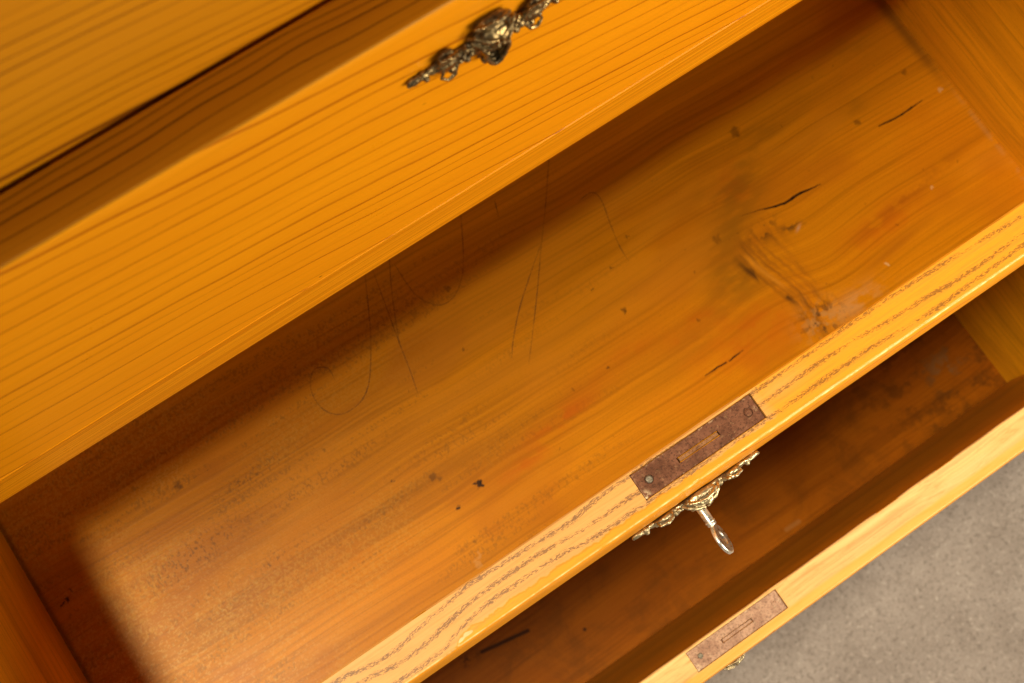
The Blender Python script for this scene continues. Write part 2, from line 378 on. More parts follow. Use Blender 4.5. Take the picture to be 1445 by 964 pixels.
def evaluated(me, setup):
    """run modifiers on a throw-away object and return the resulting mesh"""
    o = bpy.data.objects.new('tmp', me); COL.objects.link(o); extra = setup(o)
    bpy.context.view_layer.update()
    dg = bpy.context.evaluated_depsgraph_get(); res = bpy.data.meshes.new_from_object(o.evaluated_get(dg))
    bpy.data.objects.remove(o)
    for e in extra or []: bpy.data.objects.remove(e)
    return res
def disc_cutter(x, y, r, z0, z1, N=14):
    bm = bmesh.new(); a = [bm.verts.new((x + r * math.cos(k * 2 * math.pi / N), y + r * math.sin(k * 2 * math.pi / N), z0)) for k in range(N)]
    c = [bm.verts.new((v.co.x, v.co.y, z1)) for v in a]; bm.faces.new(a[::-1]); bm.faces.new(c)
    for k in range(N): bm.faces.new((a[k], a[(k + 1) % N], c[(k + 1) % N], c[k]))
    return mesh_of(bm, 'cut')
def cut(me, cutters):
    def setup(o):
        ex = []
        for c in cutters:
            co = bpy.data.objects.new('cut', mesh_of(box_bm(*c), 'cut') if isinstance(c, tuple) else c); COL.objects.link(co); ex.append(co)
            md = o.modifiers.new('b', 'BOOLEAN'); md.operation = 'DIFFERENCE'; md.object = co; md.solver = 'EXACT'
        return ex
    return evaluated(me, setup)

PROFILE = [(T, -0.0008), (T - 0.0008, 0.0), (0.0014, 0.0), (0.0004, -0.0003), (0.0, -0.0010), (-0.0007, -0.0026), (-0.0016, -0.0070), (-0.0026, -0.0140), (-0.0035, -0.0230), (-0.0042, -0.0330), (-0.0046, -0.0450),
           (-0.0046, -0.1768), (-0.0049, -0.1770), (-0.0051, -0.1776), (-0.0051, -0.2080), (-0.0046, -0.2090), (-0.0030, -0.2094), (T, -0.2094)]
PROFILE1 = [(T, -0.0030), (T - 0.0022, 0.0), (0.0010, 0.0), (0.0003, -0.0002), (0.0, -0.0007), (-0.0003, -0.0014), (-0.0006, -0.0026), (-0.0007, -0.0050), (-0.0008, -0.0100),
            (-0.0008, -0.1940), (-0.0011, -0.1942), (-0.0013, -0.1948), (-0.0013, -0.2262), (-0.0008, -0.2272), (0.0010, -0.2276), (T, -0.2276)]
FLAT = [(T, -0.0008), (T - 0.0008, 0.0), (0.0014, 0.0), (0.0, -0.0010), (-0.0036, -0.0036), (-0.0045, -0.0072), (-0.0045, -0.2366), (-0.0040, -0.2374), (-0.0030, -0.2376), (T, -0.2376)]
def front_mesh(name, profile, seed, notch=None):
    bm = bmesh.new(); n = len(profile); xs = []; x = -HW
    while x < HW - 1e-6: xs.append(x); x += 0.004
    xs.append(HW)
    rows = []
    for x in xs:
        row = []
        for i, (y, z) in enumerate(profile):
            j = noise.noise(Vector((x * 38, i * 3.1, seed))) * (0.00028 if i < 2 else (0.00003 if profile is PROFILE1 else 0.00010))
            nk = max(0.0, noise.noise(Vector((x * 150, seed * 9, 4))) - 0.42) * 0.0016 * (0.25 if profile is PROFILE1 else 1.0) if 2 <= i <= 5 else 0.0
            row.append(bm.verts.new((x, y + (j if i < 2 or 2 < i < 11 else 0) + (nk if i > 2 else 0), z - nk + (j * 0.6 if i in (0, 1) else 0))))
        rows.append(row)
    for a, c in zip(rows, rows[1:]):
        for i in range(n):
            k = (i + 1) % n; f = bm.faces.new((a[i], a[k], c[k], c[i]))
    bm.faces.new(rows[0]); bm.faces.new(rows[-1][::-1])
    me = mesh_of(bm, name)
    if notch: me = cut(me, notch)
    # material slots: 0 face, 1 top edge, 2 inside
    for p in me.polygons:
        cz, cy = p.center.z, p.center.y
        if p.normal.y > 0.8: p.material_index = 2
        elif cz > -0.0030 and cy > -0.0001: p.material_index = 1
        else: p.material_index = 0
    return me

PLATE = [(-0.0392, 0.0392, 0.0076, 0.0227, -0.0030, -0.0005)]
def make_lock(parent, mat, sunk=True):
    pl = mesh_of(box_bm(*PLATE[0], bev=0.0004, seg=2), 'lock_plate')
    pl = cut(pl, [(-0.0135, 0.0137, 0.0134, 0.0166, -0.01, 0.01)] + ([disc_cutter(0.0332, 0.0150, 0.0027, -0.0013, 0.01), disc_cutter(-0.0318, 0.0156, 0.0026, -0.0013, 0.01)] if sunk else []))
    po = link('lock_plate', pl, mat, parent)
    box('bolt', (-0.0124, 0.0129, 0.01395, 0.01605, -0.0040, -0.0008), M['bolt'] if sunk else mat, po, 0.0003)
    for sx, sy, a in ((0.0332, 0.0150, 0.4), (-0.0318, 0.0156, 1.2)):
        bm = bmesh.new(); prof = [(0.0, 0.0001), (0.0014, 0.00008), (0.0018, -0.0001), (0.0021, -0.0005), (0.0021, -0.0022)]
        N = 9; rings = []
        for r, z in prof[1:]:
            rings.append([bm.verts.new((sx + r * (1 + 0.07 * math.sin(3 * k + a)) * math.cos(k * 2 * math.pi / N + a), sy + r * math.sin(k * 2 * math.pi / N + a), z)) for k in range(N)])
        bm.faces.new(rings[0])
        for q, w in zip(rings, rings[1:]):
            for k in range(N): bm.faces.new((q[k], q[(k + 1) % N], w[(k + 1) % N], w[k]))
        link('screw', mesh_of(bm, 'screw'), M['dull'] if sx < 0 else mat, po)
    return po
NOTCH = [(-0.0396, 0.0400, 0.0072, 0.0231, -0.0034, 0.01)]

# ---------------------------------------------------------------- cast escutcheon (centre = keyhole, y negative = out of the face)
def escutcheon_mesh():
    VV, FF = [], []
    tmpl = {}
    for sub in (1, 2):
        tb = bmesh.new(); bmesh.ops.create_icosphere(tb, subdivisions=sub, radius=1.0)
        tb.verts.ensure_lookup_table(); tmpl[sub] = (np.array([v.co[:] for v in tb.verts]), np.array([[v.index for v in f.verts] for f in tb.faces])); tb.free()
    cnt = [0]
    def ball(mt, sub):
        v, f = tmpl[sub]; m4 = np.array(mt)
        VV.append(v @ m4[:3, :3].T + m4[:3, 3]); FF.append(f + cnt[0]); cnt[0] += len(v)
    def ell(x, z, out, rx, rz, ry, rot=0.0, seg=12, tilt=0.0):
        ball(Matrix.Translation((x, -out, z)) @ Matrix.Rotation(-rot, 4, 'Y') @ Matrix.Rotation(tilt, 4, 'X') @ Matrix.Diagonal((rx, ry, rz, 1)), 2)
    def tube(pts, r0, r1=None):
        r1 = r0 if r1 is None else r1; n = len(pts)
        for i in range(n - 1):
            a, c = Vector(pts[i]), Vector(pts[i + 1]); L = max(1, int((c - a).length / (min(r0, r1) * 0.55)))
            for k in range(L + 1):
                p = a.lerp(c, k / L); r = r0 + (r1 - r0) * ((i + k / L) / (n - 1))
                ball(Matrix.Translation(p) @ Matrix.Diagonal((r, r, r, 1)), 1)
    mm = 0.001
    for s in (-1, 1):
        X = lambda x: s * x * mm
        # arm: plate, leaf lobe with upper and lower scroll, bead cluster, knob, stub
        for x, z, o, rx, rz, ry, ro in ((10.5, 0.5, 1.2, 5.0, 4.0, 1.8, 0), (16, 0.5, 1.4, 4.5, 3.4, 2.0, 0), (22, 0.2, 1.6, 6.6, 6.4, 2.6, 0), (28.5, 0.3, 1.2, 4.5, 2.4, 1.8, 0), (33, 0.2, 1.6, 2.6, 3.0, 2.2, 0), (37.2, -0.2, 1.4, 4.4, 2.1, 1.9, 0)):
            ell(X(x), z * mm, o * mm, rx * mm, rz * mm, ry * mm, ro * s)
        for x, z, o, r in ((12.8, 3.2, 3.2, 1.6), (14.6, 0.6, 3.8, 1.7), (12.6, -3.2, 3.2, 1.9), (15.6, -2.8, 3.0, 1.4), (16.6, 3.0, 2.8, 1.5), (10.6, -0.4, 3.6, 1.5), (20.5, -5.2, 3.0, 1.8), (19.0, 1.0, 3.4, 1.3), (33.0, 0.4, 3.4, 1.5), (24.5, -2.0, 3.2, 1.2)):
            ell(X(x), z * mm, o * mm, r * mm, r * mm, r * mm)
        ridge = [(17.5, 2.6, 2.6), (20.5, 1.6, 3.6), (23.5, 1.4, 3.9), (26.5, 0.4, 3.3), (29.5, -0.4, 2.6)]
        tube([(X(x), -o * mm, z * mm) for x, z, o in ridge], 1.0 * mm, 0.6 * mm)
        up = [(17.0, 4.0, 2.6), (18.2, 7.6, 4.4), (22.0, 9.8, 5.6), (26.2, 8.2, 4.8), (26.6, 4.6, 2.8)]
        tube([(X(x), -o * mm, z * mm) for x, z, o in up], 1.25 * mm, 0.8 * mm)
        ell(X(22.2), 6.4 * mm, 2.2 * mm, 4.6 * mm, 3.6 * mm, 2.2 * mm, 0.2 * s)
        dn = [(17.4, -4.0, 3.0), (19.4, -7.8, 4.4), (23.2, -8.6, 4.6), (26.0, -6.0, 3.8), (24.2, -3.4, 3.2)]
        tube([(X(x), -o * mm, z * mm) for x, z, o in dn], 1.1 * mm, 0.75 * mm)
        tube([(X(35.0), -2.6 * mm, 0.9 * mm), (X(41.0), -2.0 * mm, -0.4 * mm)], 1.0 * mm, 1.0 * mm)
        # hood sides and flanks of the boss
        tube([(X(2.0), -9.5 * mm, 10.0 * mm), (X(6.0), -8.4 * mm, 11.5 * mm), (X(9.5), -5.6 * mm, 12.5 * mm), (X(11.2), -3.0 * mm, 10.0 * mm)], 1.1 * mm, 0.9 * mm)
        tube([(X(1.2), -10.4 * mm, 7.0 * mm), (X(4.0), -9.6 * mm, 5.4 * mm), (X(7.4), -7.0 * mm, 6.0 * mm), (X(10.2), -4.0 * mm, 7.0 * mm)], 1.0 * mm, 0.8 * mm)
        tube([(X(3.4 + 2.3 * math.cos(a)), (-9.0 + 0.55 * (2.3 * math.cos(a))) * mm, (9.4 + 1.7 * math.sin(a)) * mm) for a in [i * math.pi / 5 for i in range(11)]], 0.62 * mm)
        for o_ in (2.0, 4.0, 6.0, 8.0):      # flared spout round the keyhole
            g_ = 1.0 + 0.035 * o_
            tube([(X(4.2 * g_), -o_ * mm, 1.0 * mm), (X(4.6 * g_), -o_ * mm, -2.6 * mm), (X(3.4 * g_), -o_ * mm, -6.6 * mm), (X(1.6 * g_), -o_ * mm, -8.6 * g_ * mm), (0.0, -o_ * mm, -9.2 * g_ * mm)], (0.9 + (0.35 if o_ > 7 else 0)) * mm)
        ell(X(6.0), -2.0 * mm, 2.0 * mm, 3.2 * mm, 8.0 * mm, 2.6 * mm, -0.25 * s)
        for x, z, o, r in ((6.2, 2.6, 6.2, 1.5), (2.2, 4.0, 7.4, 1.3), (6.6, -6.6, 3.4, 1.1), (4.4, -11.2, 3.4, 1.5), (8.4, -2.6, 3.0, 1.2), (2.2, -13.2, 3.0, 1.6)):
            ell(X(x), z * mm, o * mm, r * mm, r * mm, r * mm)
    ell(0, 6.0 * mm, 3.0 * mm, 10.5 * mm, 7.5 * mm, 4.2 * mm)                 # mask body
    ell(0, 9.0 * mm, 5.8 * mm, 7.6 * mm, 4.4 * mm, 3.6 * mm)                  # brow
    ell(0, 13.5 * mm, 2.6 * mm, 8.8 * mm, 3.2 * mm, 3.4 * mm)                 # hood roof
    tube([(-8 * mm, -3.8 * mm, 15.2 * mm), (-4 * mm, -5.6 * mm, 16.8 * mm), (0, -6.2 * mm, 17.4 * mm), (4 * mm, -5.6 * mm, 16.8 * mm), (8 * mm, -3.8 * mm, 15.2 * mm)], 1.2 * mm)
    ell(0, 4.6 * mm, 7.0 * mm, 2.2 * mm, 1.7 * mm, 2.4 * mm)                  # nose above the keyhole
    ell(0, -12.6 * mm, 2.6 * mm, 4.0 * mm, 3.4 * mm, 2.8 * mm)                # pendant
    ell(0, -15.6 * mm, 1.8 * mm, 2.2 * mm, 1.8 * mm, 1.9 * mm)
    for x in (-3.4, 0, 3.4): ell(x * mm, -14.6 * mm, 3.0 * mm, 1.4 * mm, 1.4 * mm, 1.4 * mm)
    # flat back so that it sits on the wood
    V = np.concatenate(VV); F = np.concatenate(FF)
    V[:, 1] = np.minimum(V[:, 1], 0.0002); V *= 0.92; V[:, 2] *= 1.10
    me = bpy.data.meshes.new('escutcheon_raw'); me.from_pydata(V.tolist(), [], F.tolist())
    def setup(o):
        r = o.modifiers.new('r', 'REMESH'); r.mode = 'VOXEL'; r.voxel_size = 0.00032
        s = o.modifiers.new('s', 'SMOOTH'); s.factor = 0.5; s.iterations = 1
    me = evaluated(me, setup)
    n = len(me.vertices); co = np.empty(n * 3); no = np.empty(n * 3)
    me.vertices.foreach_get('co', co); me.vertices.foreach_get('normal', no); co = co.reshape(-1, 3); no = no.reshape(-1, 3)
    am = np.array([noise.noise(Vector(c) * 700) * 0.00022 + noise.noise(Vector(c) * 260) * 0.0003 for c in co.tolist()])
    co = co + no * am[:, None]; co[:, 1] = np.minimum(co[:, 1], 0.0003)
    me.vertices.foreach_set('co', co.ravel()); me.update()
    for p in me.polygons: p.use_smooth = True
    me.name = 'escutcheon'
    return me
ESC = escutcheon_mesh()
def keyhole_mesh():
    bm = bmesh.new(); out = [(2.0 * math.sin(a), 0.6 + 2.0 * math.cos(a)) for a in [math.pi * (-0.80 + 1.6 * i / 12) for i in range(13)]]
    out += [(1.4, -7.2), (0, -7.9), (-1.4, -7.2)]
    f = [bm.verts.new((x * 0.001, 0.0, z * 0.001)) for x, z in out]; g = [bm.verts.new((x * 0.0016, -0.0045, z * 0.001 + 0.0008)) for x, z in out]
    n = len(out); bm.faces.new(f); bm.faces.new(g[::-1])
    for i in range(n): bm.faces.new((f[i], f[(i + 1) % n], g[(i + 1) % n], g[i]))
    return mesh_of(bm, 'keyhole')
KH = keyhole_mesh()
def add_escutcheon(parent, x, z, mat, esc_s=1.0, face_y=-0.0047):
    e = bpy.data.objects.new('escutcheon', ESC); COL.objects.link(e); e.parent = parent; e.location = (x, face_y, z)
    if not ESC.materials: ESC.materials.append(M['brass'])
    e.scale = (esc_s, 1.0, 1.0)
    e.material_slots[0].link = 'OBJECT'; e.material_slots[0].material = mat
    k = bpy.data.objects.new('keyhole', KH); COL.objects.link(k); k.parent = e; k.scale = (0.92, 0.92, 1.01)
    if not KH.materials: KH.materials.append(M['hole'])
    return e

# ---------------------------------------------------------------- setting
bm = bmesh.new(); bmesh.ops.create_grid(bm, x_segments=2, y_segments=2, size=4.0)
fl = link('floor', mesh_of(bm, 'floor'), M['floor']); fl.location = (0, 0, -0.56); fl['kind'] = 'structure'

# ---------------------------------------------------------------- carcass
YC = 0.2215
case = thing('chest_carcass', 'orange varnished wooden chest carcass holding the drawers', 'chest', (0, 0, -0.56))
def cbox(name, d): return box(name, (d[0], d[1], d[2], d[3], d[4] + 0.56, d[5] + 0.56), M['case'], case)
cbox('side_panel', (-0.445, -0.421, YC, 0.72, -0.56, 0.474)); cbox('side_panel', (0.421, 0.445, YC, 0.72, -0.56, 0.474))
cbox('back_panel', (-0.420, 0.420, 0.705, 0.718, -0.53, 0.473))
cbox('top_panel', (-0.475, 0.475, 0.163, 0.725, 0.475, 0.497))  # unseen top, front overhang drawn out to shade the drawer edge below
cbox('plinth', (-0.420, 0.420, YC + 0.01, 0.255, -0.559, -0.476))
for z in (0.0028, -0.2309):
    cbox('drawer_rail', (-0.420, 0.420, YC + 0.003, 0.262, z - 0.0032, z + 0.0032))

# ---------------------------------------------------------------- stained drawer bottom: wear and marks kept as a colour attribute on a fine sheet
_tab = np.random.RandomState(5).rand(256, 256)
def vnoise(x, y):
    xi = np.floor(x).astype(int); yi = np.floor(y).astype(int); fx = x - xi; fy = y - yi
    fx = fx * fx * (3 - 2 * fx); fy = fy * fy * (3 - 2 * fy)
    g = lambda a, c: _tab[a & 255, c & 255]
    return (g(xi, yi) * (1 - fx) + g(xi + 1, yi) * fx) * (1 - fy) + (g(xi, yi + 1) * (1 - fx) + g(xi + 1, yi + 1) * fx) * fy
def fbm(x, y, o=4, seed=0.0, gain=0.55):
    t = 0; a = 1.0; n = 0
    for i in range(o):
        t = t + a * vnoise(x + seed * 17.3 + i * 31.7, y + seed * 7.1 + i * 13.3); n += a; a *= gain; x = x * 2.03; y = y * 2.03
    return t / n
def sst(v, lo, hi):
    t = np.clip((v - lo) / (hi - lo), 0, 1); return t * t * (3 - 2 * t)
def stain_layers(X, Y):
    C = np.zeros(X.shape + (3,)); A = np.zeros(X.shape)
    def over(col, m):
        nonlocal C, A
        m = np.clip(m, 0, 1); na = m + A * (1 - m); w = np.where(na > 1e-6, m / np.maximum(na, 1e-6), 0)
        C = C * (1 - w[..., None]) + np.array(col) * w[..., None]; A = na
    G = lambda cx, cy, rx, ry, rot=0.0: np.exp(-(((X - cx) * math.cos(rot) + (Y - cy) * math.sin(rot)) / rx) ** 2 - (((Y - cy) * math.cos(rot) - (X - cx) * math.sin(rot)) / ry) ** 2)
    big = fbm(X * 18, Y * 26, 5, 1); mid = fbm(X * 70, Y * 110, 4, 2)
    # broad uneven staining
    over((0.42, 0.125, 0.004), 0.42 * sst(fbm(X * 9, Y * 22, 4, 9), 0.52, 0.72))
    over((0.66, 0.26, 0.012), 0.35 * sst(fbm(X * 7, Y * 30, 4, 11), 0.55, 0.75))
    # dusty scuffing on the left
    lef = sst(-X, -0.02, 0.30); dust = fbm(X * 900, Y * 760, 2, 3, 0.8)
    over((0.66, 0.36, 0.05), 0.36 * lef * sst(fbm(X * 12, Y * 34, 3, 4), 0.38, 0.62) * sst(dust, 0.42, 0.66))
    over((0.74, 0.46, 0.12), 0.42 * sst(-X, 0.18, 0.34) * sst(0.19 - Y, 0.0, 0.09) * sst(fbm(X * 700, Y * 900, 2, 33, 0.8), 0.56, 0.74))
    # short cross-grain scuff dashes lying in rows
    g = 0
    for gx, gy, rx, ry, am in ((-.290, .152, .045, .011, 1.0), (-.225, .176, .035, .008, .75), (-.206, .148, .03, .006, .6), (-.235, .117, .03, .004, .7), (-.163, .103, .035, .005, .6), (-.155, .147, .03, .005, .6),
                               (-.05, .10, .06, .004, .4), (-.30, .122, .05, .005, .5), (-.10, .125, .05, .004, .45), (-.02, .15, .05, .004, .35), (-.26, .095, .06, .006, .4), (-.33, .175, .02, .006, .5), (.02, .12, .03, .006, .3)):
        g = g + am * G(gx, gy, rx, ry, 0.06)
    over((0.14, 0.060, 0.008), 0.75 * g * sst(fbm(X * 800, Y * 480, 2, 6, 0.8), 0.55, 0.70))
    over((0.26, 0.105, 0.008), 0.5 * sst(fbm(X * 10, Y * 120, 3, 40), 0.56, 0.70) * sst(fbm(X * 820, Y * 500, 2, 41, .8), 0.52, 0.68) * sst(-X, -0.15, 0.1))
    # olive and red blotches about the knot
    o = 0
    for gx, gy, rx, ry, am in ((.190, .158, .028, .020, 1.0), (.150, .108, .024, .024, .95), (.235, .185, .045, .012, .6), (.31, .165, .015, .010, .5), (.110, .085, .05, .012, .5), (.33, .20, .03, .012, .5), (.17, .135, .02, .01, .6)):
        o = o + am * G(gx, gy, rx, ry, 0.2)
    over((0.26, 0.112, 0.005), 0.8 * o * (0.15 + 0.75 * sst(0.6 * big + 0.4 * fbm(X * 60, Y * 200, 4, 51), 0.38, 0.62)))
    r = 0
    for gx, gy, rx, ry, am in ((-.02, .088, .030, .008, .8), (-.06, .075, .022, .005, .6), (.130, .062, .05, .022, .5), (.27, .075, .035, .014, .5), (.19, .165, .012, .02, .3), (.10, .09, .02, .008, .6), (.045, .10, .03, .006, .4)):
        r = r + am * G(gx, gy, rx, ry, 0.05)
    over((0.52, 0.105, 0.003), r * (0.3 + 0.6 * sst(mid, 0.35, 0.62)))
    over((0.30, 0.085, 0.004), 0.5 * G(.30, .083, .06, .005, .12) * sst(mid, .35, .6)); over((0.30, 0.085, 0.004), 0.45 * G(.26, .055, .035, .004, .1))
    # the knot scar: fibres turned across the board
    ax = .1795 + 0.004 * np.sin((Y - .03) * 55) - (Y - .085) * 0.02
    wd = 0.010 + 0.010 * sst(Y, .05, .12); u = (X - ax) / wd
    env = np.exp(-np.abs(u) ** 3.0) * sst(Y, .018, .045) * (1 - sst(Y, .112, .134))
    fb = fbm((X - ax) * 330 + 1.4 * mid, Y * 34 + (X - ax) * 90, 4, 12, .6)
    over((0.36, 0.125, 0.006), 0.75 * env * sst(fb, .32, .55)); over((0.110, 0.044, 0.005), 0.5 * env * sst(fb, .54, .68))
    le = np.exp(-(((X - ax) / wd + 0.85) / .16) ** 2) * sst(Y, .055, .07) * (1 - sst(Y, .10, .125)); over((0.07, 0.028, 0.006), 0.9 * le * sst(fbm(X * 90, Y * 60, 3, 13), .42, .58))
    over((0.72, 0.30, 0.02), 0.6 * np.exp(-(((X - ax) / wd + 0.45) / .13) ** 2) * sst(Y, .07, .085) * (1 - sst(Y, .105, .118)))
    top = G(.188, .121, .013, .007, .3); over((0.085, 0.036, 0.006), 0.8 * top * sst(fbm(X * 190, Y * 160, 3, 14), .50, .62))
    over((0.12, 0.05, 0.008), 0.8 * G(.208, .112, .010, .003, -.3) * sst(fbm(X * 150, Y * 220, 3, 15), .45, .6)); over((.5, .4, .3), .5 * G(.2125, .1085, .003, .001, .5))
    pl = G(.184, .041, .017, .013); over((0.46, 0.26, 0.09), 0.6 * pl * sst(fbm(X * 230, Y * 230, 4, 16), .44, .60)); over((0.06, 0.03, 0.012), 0.85 * pl * sst(fbm(X * 260, Y * 200, 3, 17), .58, .68))
    over((.52, .36, .2), .35 * G(.215, .038, .02, .008) * sst(mid, .4, .6))
    # splits
    def dseg(p, q, yy):
        dx, dy = q[0] - p[0], q[1] - p[1]; t = np.clip(((X - p[0]) * dx + (yy - p[1]) * dy) / (dx * dx + dy * dy), 0, 1)
        return np.hypot(X - p[0] - t * dx, yy - p[1] - t * dy), p[2] + t * (q[2] - p[2])
    yj = Y + (fbm(X * 90, Y * 90, 3, 18) - .5) * .0024
    def split(pts, w0, am=.95):
        for p, q in zip(pts, pts[1:]):
            d, w = dseg(p, q, yj); over((0.014, 0.006, 0.004), am * (1 - sst(d / (w * w0), .45, 1.1)))
    split([(.2000, .1346, .6), (.2080, .1322, .9), (.2150, .1305, 1.1), (.2230, .1301, 1.5), (.2314, .1297, 1.2), (.2400, .1285, .8), (.2480, .1273, .3)], .00115)
    split([(.1816, .1400, .2), (.1930, .1368, .45), (.2010, .1342, .6)], .0011, .7)
    split([(.3150, .1394, .6), (.3255, .1388, .9), (.3358, .1381, 1.0), (.3460, .1382, .8), (.3568, .1378, .4)], .00115, .85)
    split([(.0862, .0558, .5), (.0950, .0553, .9), (.1050, .0551, .9)], .0009); split([(.1075, .0550, .7), (.1130, .0549, .9), (.1213, .0548, .3)], .0009)
    # ink and burn spots, pale specks
    jx = X + (fbm(X * 420, Y * 420, 2, 20) - .5) * .0046; jy = Y + (fbm(X * 420, Y * 420, 2, 21) - .5) * .0046
    def spot(sx, sy, rr, am, col=(0.022, 0.010, 0.005)): over(col, am * (1 - sst(np.hypot(jx - sx, jy - sy) / rr, .55, 1.3)))
    for q in ((-.0955, .0820, .0028, .95), (-.0932, .0808, .0017, .95), (-.0985, .0838, .0012, .9), (-.1161, .0764, .0018, .95), (.2184, .1979, .0045, .5), (-.1197, .1042, .0030, .5), (-.116, .101, .002, .4), (-.1461, .1183, .0011, .8),
              (.0760, .1619, .0015, .8), (.0647, .1293, .0022, .7), (.0552, .1553, .0013, .6), (-.2729, .2002, .0028, .55), (-.3774, .1747, .0018, .9), (-.3811, .1731, .0013, .9), (-.372, .178, .0010, .7),
              (.030, .1000, .0009, .7), (.0000, .1010, .0014, .5), (.302, .152, .003, .5), (-.0500, .1700, .0014, .5), (-.2480, .1170, .0012, .5), (.155, .135, .0035, .4), (-.035, .215, .002, .4), (.36, .165, .002, .5), (-.30, .215, .002, .3), (.10, .175, .001, .6)): spot(*q)
    for q in ((.3752, .1374, .0024, .7), (.2514, .0484, .0014, .9), (.3185, .0772, .0012, .6), (-.127, .036, .003, .22), (-.123, .040, .002, .22)): spot(*q, (0.66, 0.42, 0.18))
    rs = np.random.RandomState(3)
    for k in range(70): spot(rs.uniform(-.38, .37), rs.uniform(.04, .23), rs.uniform(.0005, .0011), rs.uniform(.2, .6))
    # pale glue line and dirt at the right-hand side
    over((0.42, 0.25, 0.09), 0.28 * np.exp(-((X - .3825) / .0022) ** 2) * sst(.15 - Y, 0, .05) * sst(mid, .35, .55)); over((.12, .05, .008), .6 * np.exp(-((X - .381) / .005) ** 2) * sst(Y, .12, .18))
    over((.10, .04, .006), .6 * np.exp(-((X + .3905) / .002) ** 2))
    return C, A
def stained_bottom(depth):
    x = np.linspace(XL - 0.010, XR + 0.010, 1400); y = np.concatenate([np.arange(T - 0.004, 0.272, 0.0005), [depth]])
    nx, ny = len(x), len(y); Xg, Yg = np.meshgrid(x, y); C, A = stain_layers(Xg, Yg); A[-1] = 0
    V = np.stack([Xg.ravel(), Yg.ravel(), np.full(nx * ny, -H)], 1)
    i = np.arange(nx * ny).reshape(ny, nx); Q = np.stack([i[:-1, :-1], i[:-1, 1:], i[1:, 1:], i[1:, :-1]], -1).reshape(-1, 4)
    b0 = len(V); cx = [x[0], x[-1]]; cy = [y[0], y[-1]]
    V = np.concatenate([V, [[cx[0], cy[0], -H - .006], [cx[1], cy[0], -H - .006], [cx[1], cy[1], -H - .006], [cx[0], cy[1], -H - .006]]])
    Q = np.concatenate([Q, [[b0 + 3, b0 + 2, b0 + 1, b0], [b0, b0 + 1, nx - 1, 0]]])
    me = bpy.data.meshes.new('bottom'); me.vertices.add(len(V)); me.vertices.foreach_set('co', V.ravel())
    me.loops.add(Q.size); me.loops.foreach_set('vertex_index', Q.ravel().astype(np.int32)); me.polygons.add(len(Q))
    me.polygons.foreach_set('loop_start', np.arange(0, Q.size, 4, dtype=np.int32)); me.update(calc_edges=True)
    at = me.attributes.new('stain', 'FLOAT_COLOR', 'POINT'); D = np.zeros((len(V), 4)); D[:b0, :3] = C.reshape(-1, 3); D[:b0, 3] = A.ravel()
    at.data.foreach_set('color', D.ravel()); return me

# ---------------------------------------------------------------- drawers
def drawer(label, loc, fmats, profile, seed, bottom_mat, lock=None, esc=None, esc_mat=None, esc_x=0.0, esc_z=-0.054, group='drawers of the chest', depth=0.45):
    d = thing('drawer', label, 'drawer', loc, group)
    link('front', front_mesh('front', profile, seed, NOTCH if lock else None), fmats, d)
    if lock: make_lock(d, lock, lock is M['rust'])
    if esc: add_escutcheon(d, esc_x, esc_z, esc_mat, 1.0 if esc_mat is M['brass'] else 1.15, -0.0010 if profile is PROFILE1 else -0.0047)
    zb = -H
    box('side', (XL - 0.012, XL, T - 0.004, depth, zb - 0.0002, -0.014), M['side'], d, 0.0012)
    box('side', (XR, XR + 0.012, T - 0.004, depth, zb - 0.0002, -0.014), M['side'], d, 0.0012)
    box('back', (XL + 0.0003, XR - 0.0003, depth - 0.014, depth, zb + 0.0003, -0.02), M['inner'], d, 0.001)
    if bottom_mat is M['bottom2']: link('bottom', stained_bottom(depth), bottom_mat, d)
    else: box('bottom', (XL - 0.010, XR + 0.010, T - 0.004, depth, zb - 0.006, zb), bottom_mat, d, 0.0)
    return d
d0 = drawer('closed drawer in the upper left corner, blurred and olive toned', (0, 0.2216, P * 2), [M['front0'], M['front0'], M['inner']], FLAT, 1.0, M['case'])
d1 = drawer('slightly open drawer with dark brass keyhole mount and no key', (0, 0.1917, P), [M['front1'], M['strip1'], M['inner']], PROFILE1, 2.0, M['case'], None, True, M['brass'], -0.0190, -0.0385)
d2 = drawer('wide open drawer with pencil scrawl inside and a key in its lock', (0, 0, 0), [M['front2'], M['rail2'], M['inner']], PROFILE, 3.0, M['bottom2'], M['rust'], True, M['brass_lit'], -0.0075, -0.042)
d3 = drawer('lowest open drawer with pale rim and pinkish lock plate above the floor', (0, -0.1205, -P), [M['front2'], M['rail3'], M['inner']], PROFILE, 4.0, M['bottom3'], M['rust_lit'], True, M['brass_lit'], -0.0055, -0.072)

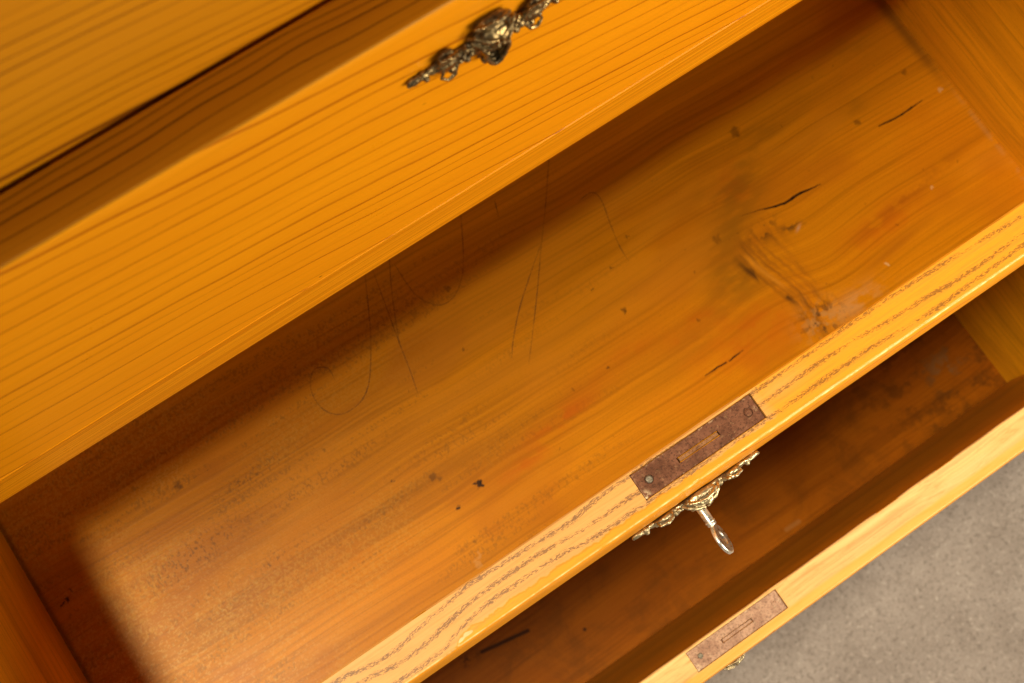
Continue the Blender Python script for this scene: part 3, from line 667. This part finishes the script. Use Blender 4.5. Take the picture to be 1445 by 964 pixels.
# ---------------------------------------------------------------- pencil scrawl on the bottom of the open drawer
def smooth(pts, n=8):
    out = []; P_ = [pts[0]] + pts + [pts[-1]]
    for i in range(1, len(P_) - 2):
        p0, p1, p2, p3 = [Vector(q) for q in P_[i - 1:i + 3]]
        for k in range(n):
            t = k / n
            out.append(0.5 * ((2 * p1) + (p2 - p0) * t + (2 * p0 - 5 * p1 + 4 * p2 - p3) * t * t + (3 * p1 - p0 - 3 * p2 + p3) * t ** 3))
    out.append(Vector(pts[-1])); return out
STROKES = [
    [(-77.0, 263), (-81.0, 256.2), (-90.6, 237.0), (-102.8, 214.3), (-118.2, 191.3), (-129.5, 181.0), (-141.2, 177.9), (-151.8, 179.9), (-159.1, 189.1), (-159.9, 202.6), (-155.2, 213.2), (-147.8, 217.9), (-140.3, 212.9), (-140.9, 202.3)],
    [(-72.0, 262), (-74.1, 254.5), (-80.5, 227.5), (-86.8, 200.8), (-91.5, 179.0), (-97.0, 158.0)],
    [(-54, 266), (-57.8, 259.5), (-70.9, 235.3), (-84.0, 207.3), (-87.5, 198)],
    [(-57.4, 252.0), (-57.9, 235.2), (-56.1, 221.2), (-47.9, 208.7), (-35.2, 207.3), (-21.3, 216.7), (-9.8, 232.0), (4.7, 257.4)],
    [(91, 265), (85.2, 257.6), (63.6, 230.2), (41.5, 203.9), (23.3, 181.4), (1.8, 155.9), (-16.7, 134.7)],
    [(42.8, 205.9), (22.5, 190.5), (1.2, 173.3), (-15.7, 156.4), (-24.4, 145.5)],
    [(86.5, 218.1), (97.9, 218.0), (100.2, 209.0), (94.8, 189.0), (90.8, 171.3), (89.7, 157.5)],
    [(32.8, 253.5), (27.7, 240.7)]]
for si, s in enumerate(STROKES):
    pts = smooth([(x / 1000, y / 1000) for x, y in s]); bm = bmesh.new(); L = []; n = len(pts)
    for i, p in enumerate(pts):
        t = (pts[min(i + 1, n - 1)] - pts[max(i - 1, 0)]).normalized(); nn = Vector((-t.y, t.x))
        w = 0.00042 * (0.75 + 0.5 * noise.noise(Vector((i * 0.23, si * 5, 0)))) * (1.0 if 1 < i < n - 3 else 0.5)
        z = -H + 0.00015 + si * 0.00003
        L.append((bm.verts.new((p.x + nn.x * w, p.y + nn.y * w, z)), bm.verts.new((p.x - nn.x * w, p.y - nn.y * w, z))))
    for a, c in zip(L, L[1:]): bm.faces.new((a[0], a[1], c[1], c[0]))
    link('pencil_mark', mesh_of(bm, 'pencil_mark'), M['pencil'], d2)

# ---------------------------------------------------------------- key standing in the lock of the open drawer
key = thing('key', 'small steel key sticking out of the middle drawer lock', 'key', (-0.0095, -0.0015, -0.043), rot=(0, R(-27), 0))
def lathe_y(prof, N=16):
    bm = bmesh.new(); rings = []
    for y, r in prof: rings.append([bm.verts.new((r * math.cos(k * 2 * math.pi / N), y, r * math.sin(k * 2 * math.pi / N))) for k in range(N)])
    for a, c in zip(rings, rings[1:]):
        for k in range(N): bm.faces.new((a[k], a[(k + 1) % N], c[(k + 1) % N], c[k]))
    bm.faces.new(rings[0]); bm.faces.new(rings[-1][::-1]); return bm
link('shaft', mesh_of(lathe_y([(0.004, 0.0028), (-0.0222, 0.0028), (-0.0232, 0.0028), (-0.0238, 0.0022)]), 'shaft', True), M['steel'], key)
def bow_mesh():
    """flat oval bow in the yz plane with a small keyhole-shaped opening"""
    bm = bmesh.new(); N = 40; A, B = 0.0095, 0.0098; cy = -0.0325; rows = []
    prof = [(1.0, 0.0008), (1.0, -0.0008), (0.93, -0.0012), (0.80, -0.0009), (0.52, -0.0009), (0.44, -0.0012), (0.38, -0.0006), (0.38, 0.0006), (0.44, 0.0012), (0.52, 0.0009), (0.80, 0.0009), (0.93, 0.0012)]
    for k in range(N):
        a = k * 2 * math.pi / N; row = []
        for s, x in prof:
            q = 1.0 if s > 0.6 else 1.0
            sz = s if s > 0.7 else s * 0.85
            row.append(bm.verts.new((x, cy + A * s * math.cos(a), B * sz * math.sin(a))))
        rows.append(row)
    n = len(prof)
    for i in range(N):
        a, c = rows[i], rows[(i + 1) % N]
        for j in range(n): bm.faces.new((a[j], a[(j + 1) % n], c[(j + 1) % n], c[j]))
    return mesh_of(bm, 'bow', True)
link('bow', bow_mesh(), M['steel'], key)
link('collar', mesh_of(lathe_y([(-0.0206, 0.0026), (-0.0209, 0.0031), (-0.0215, 0.0031), (-0.0218, 0.0026)]), 'collar', True), M['steel'], key)
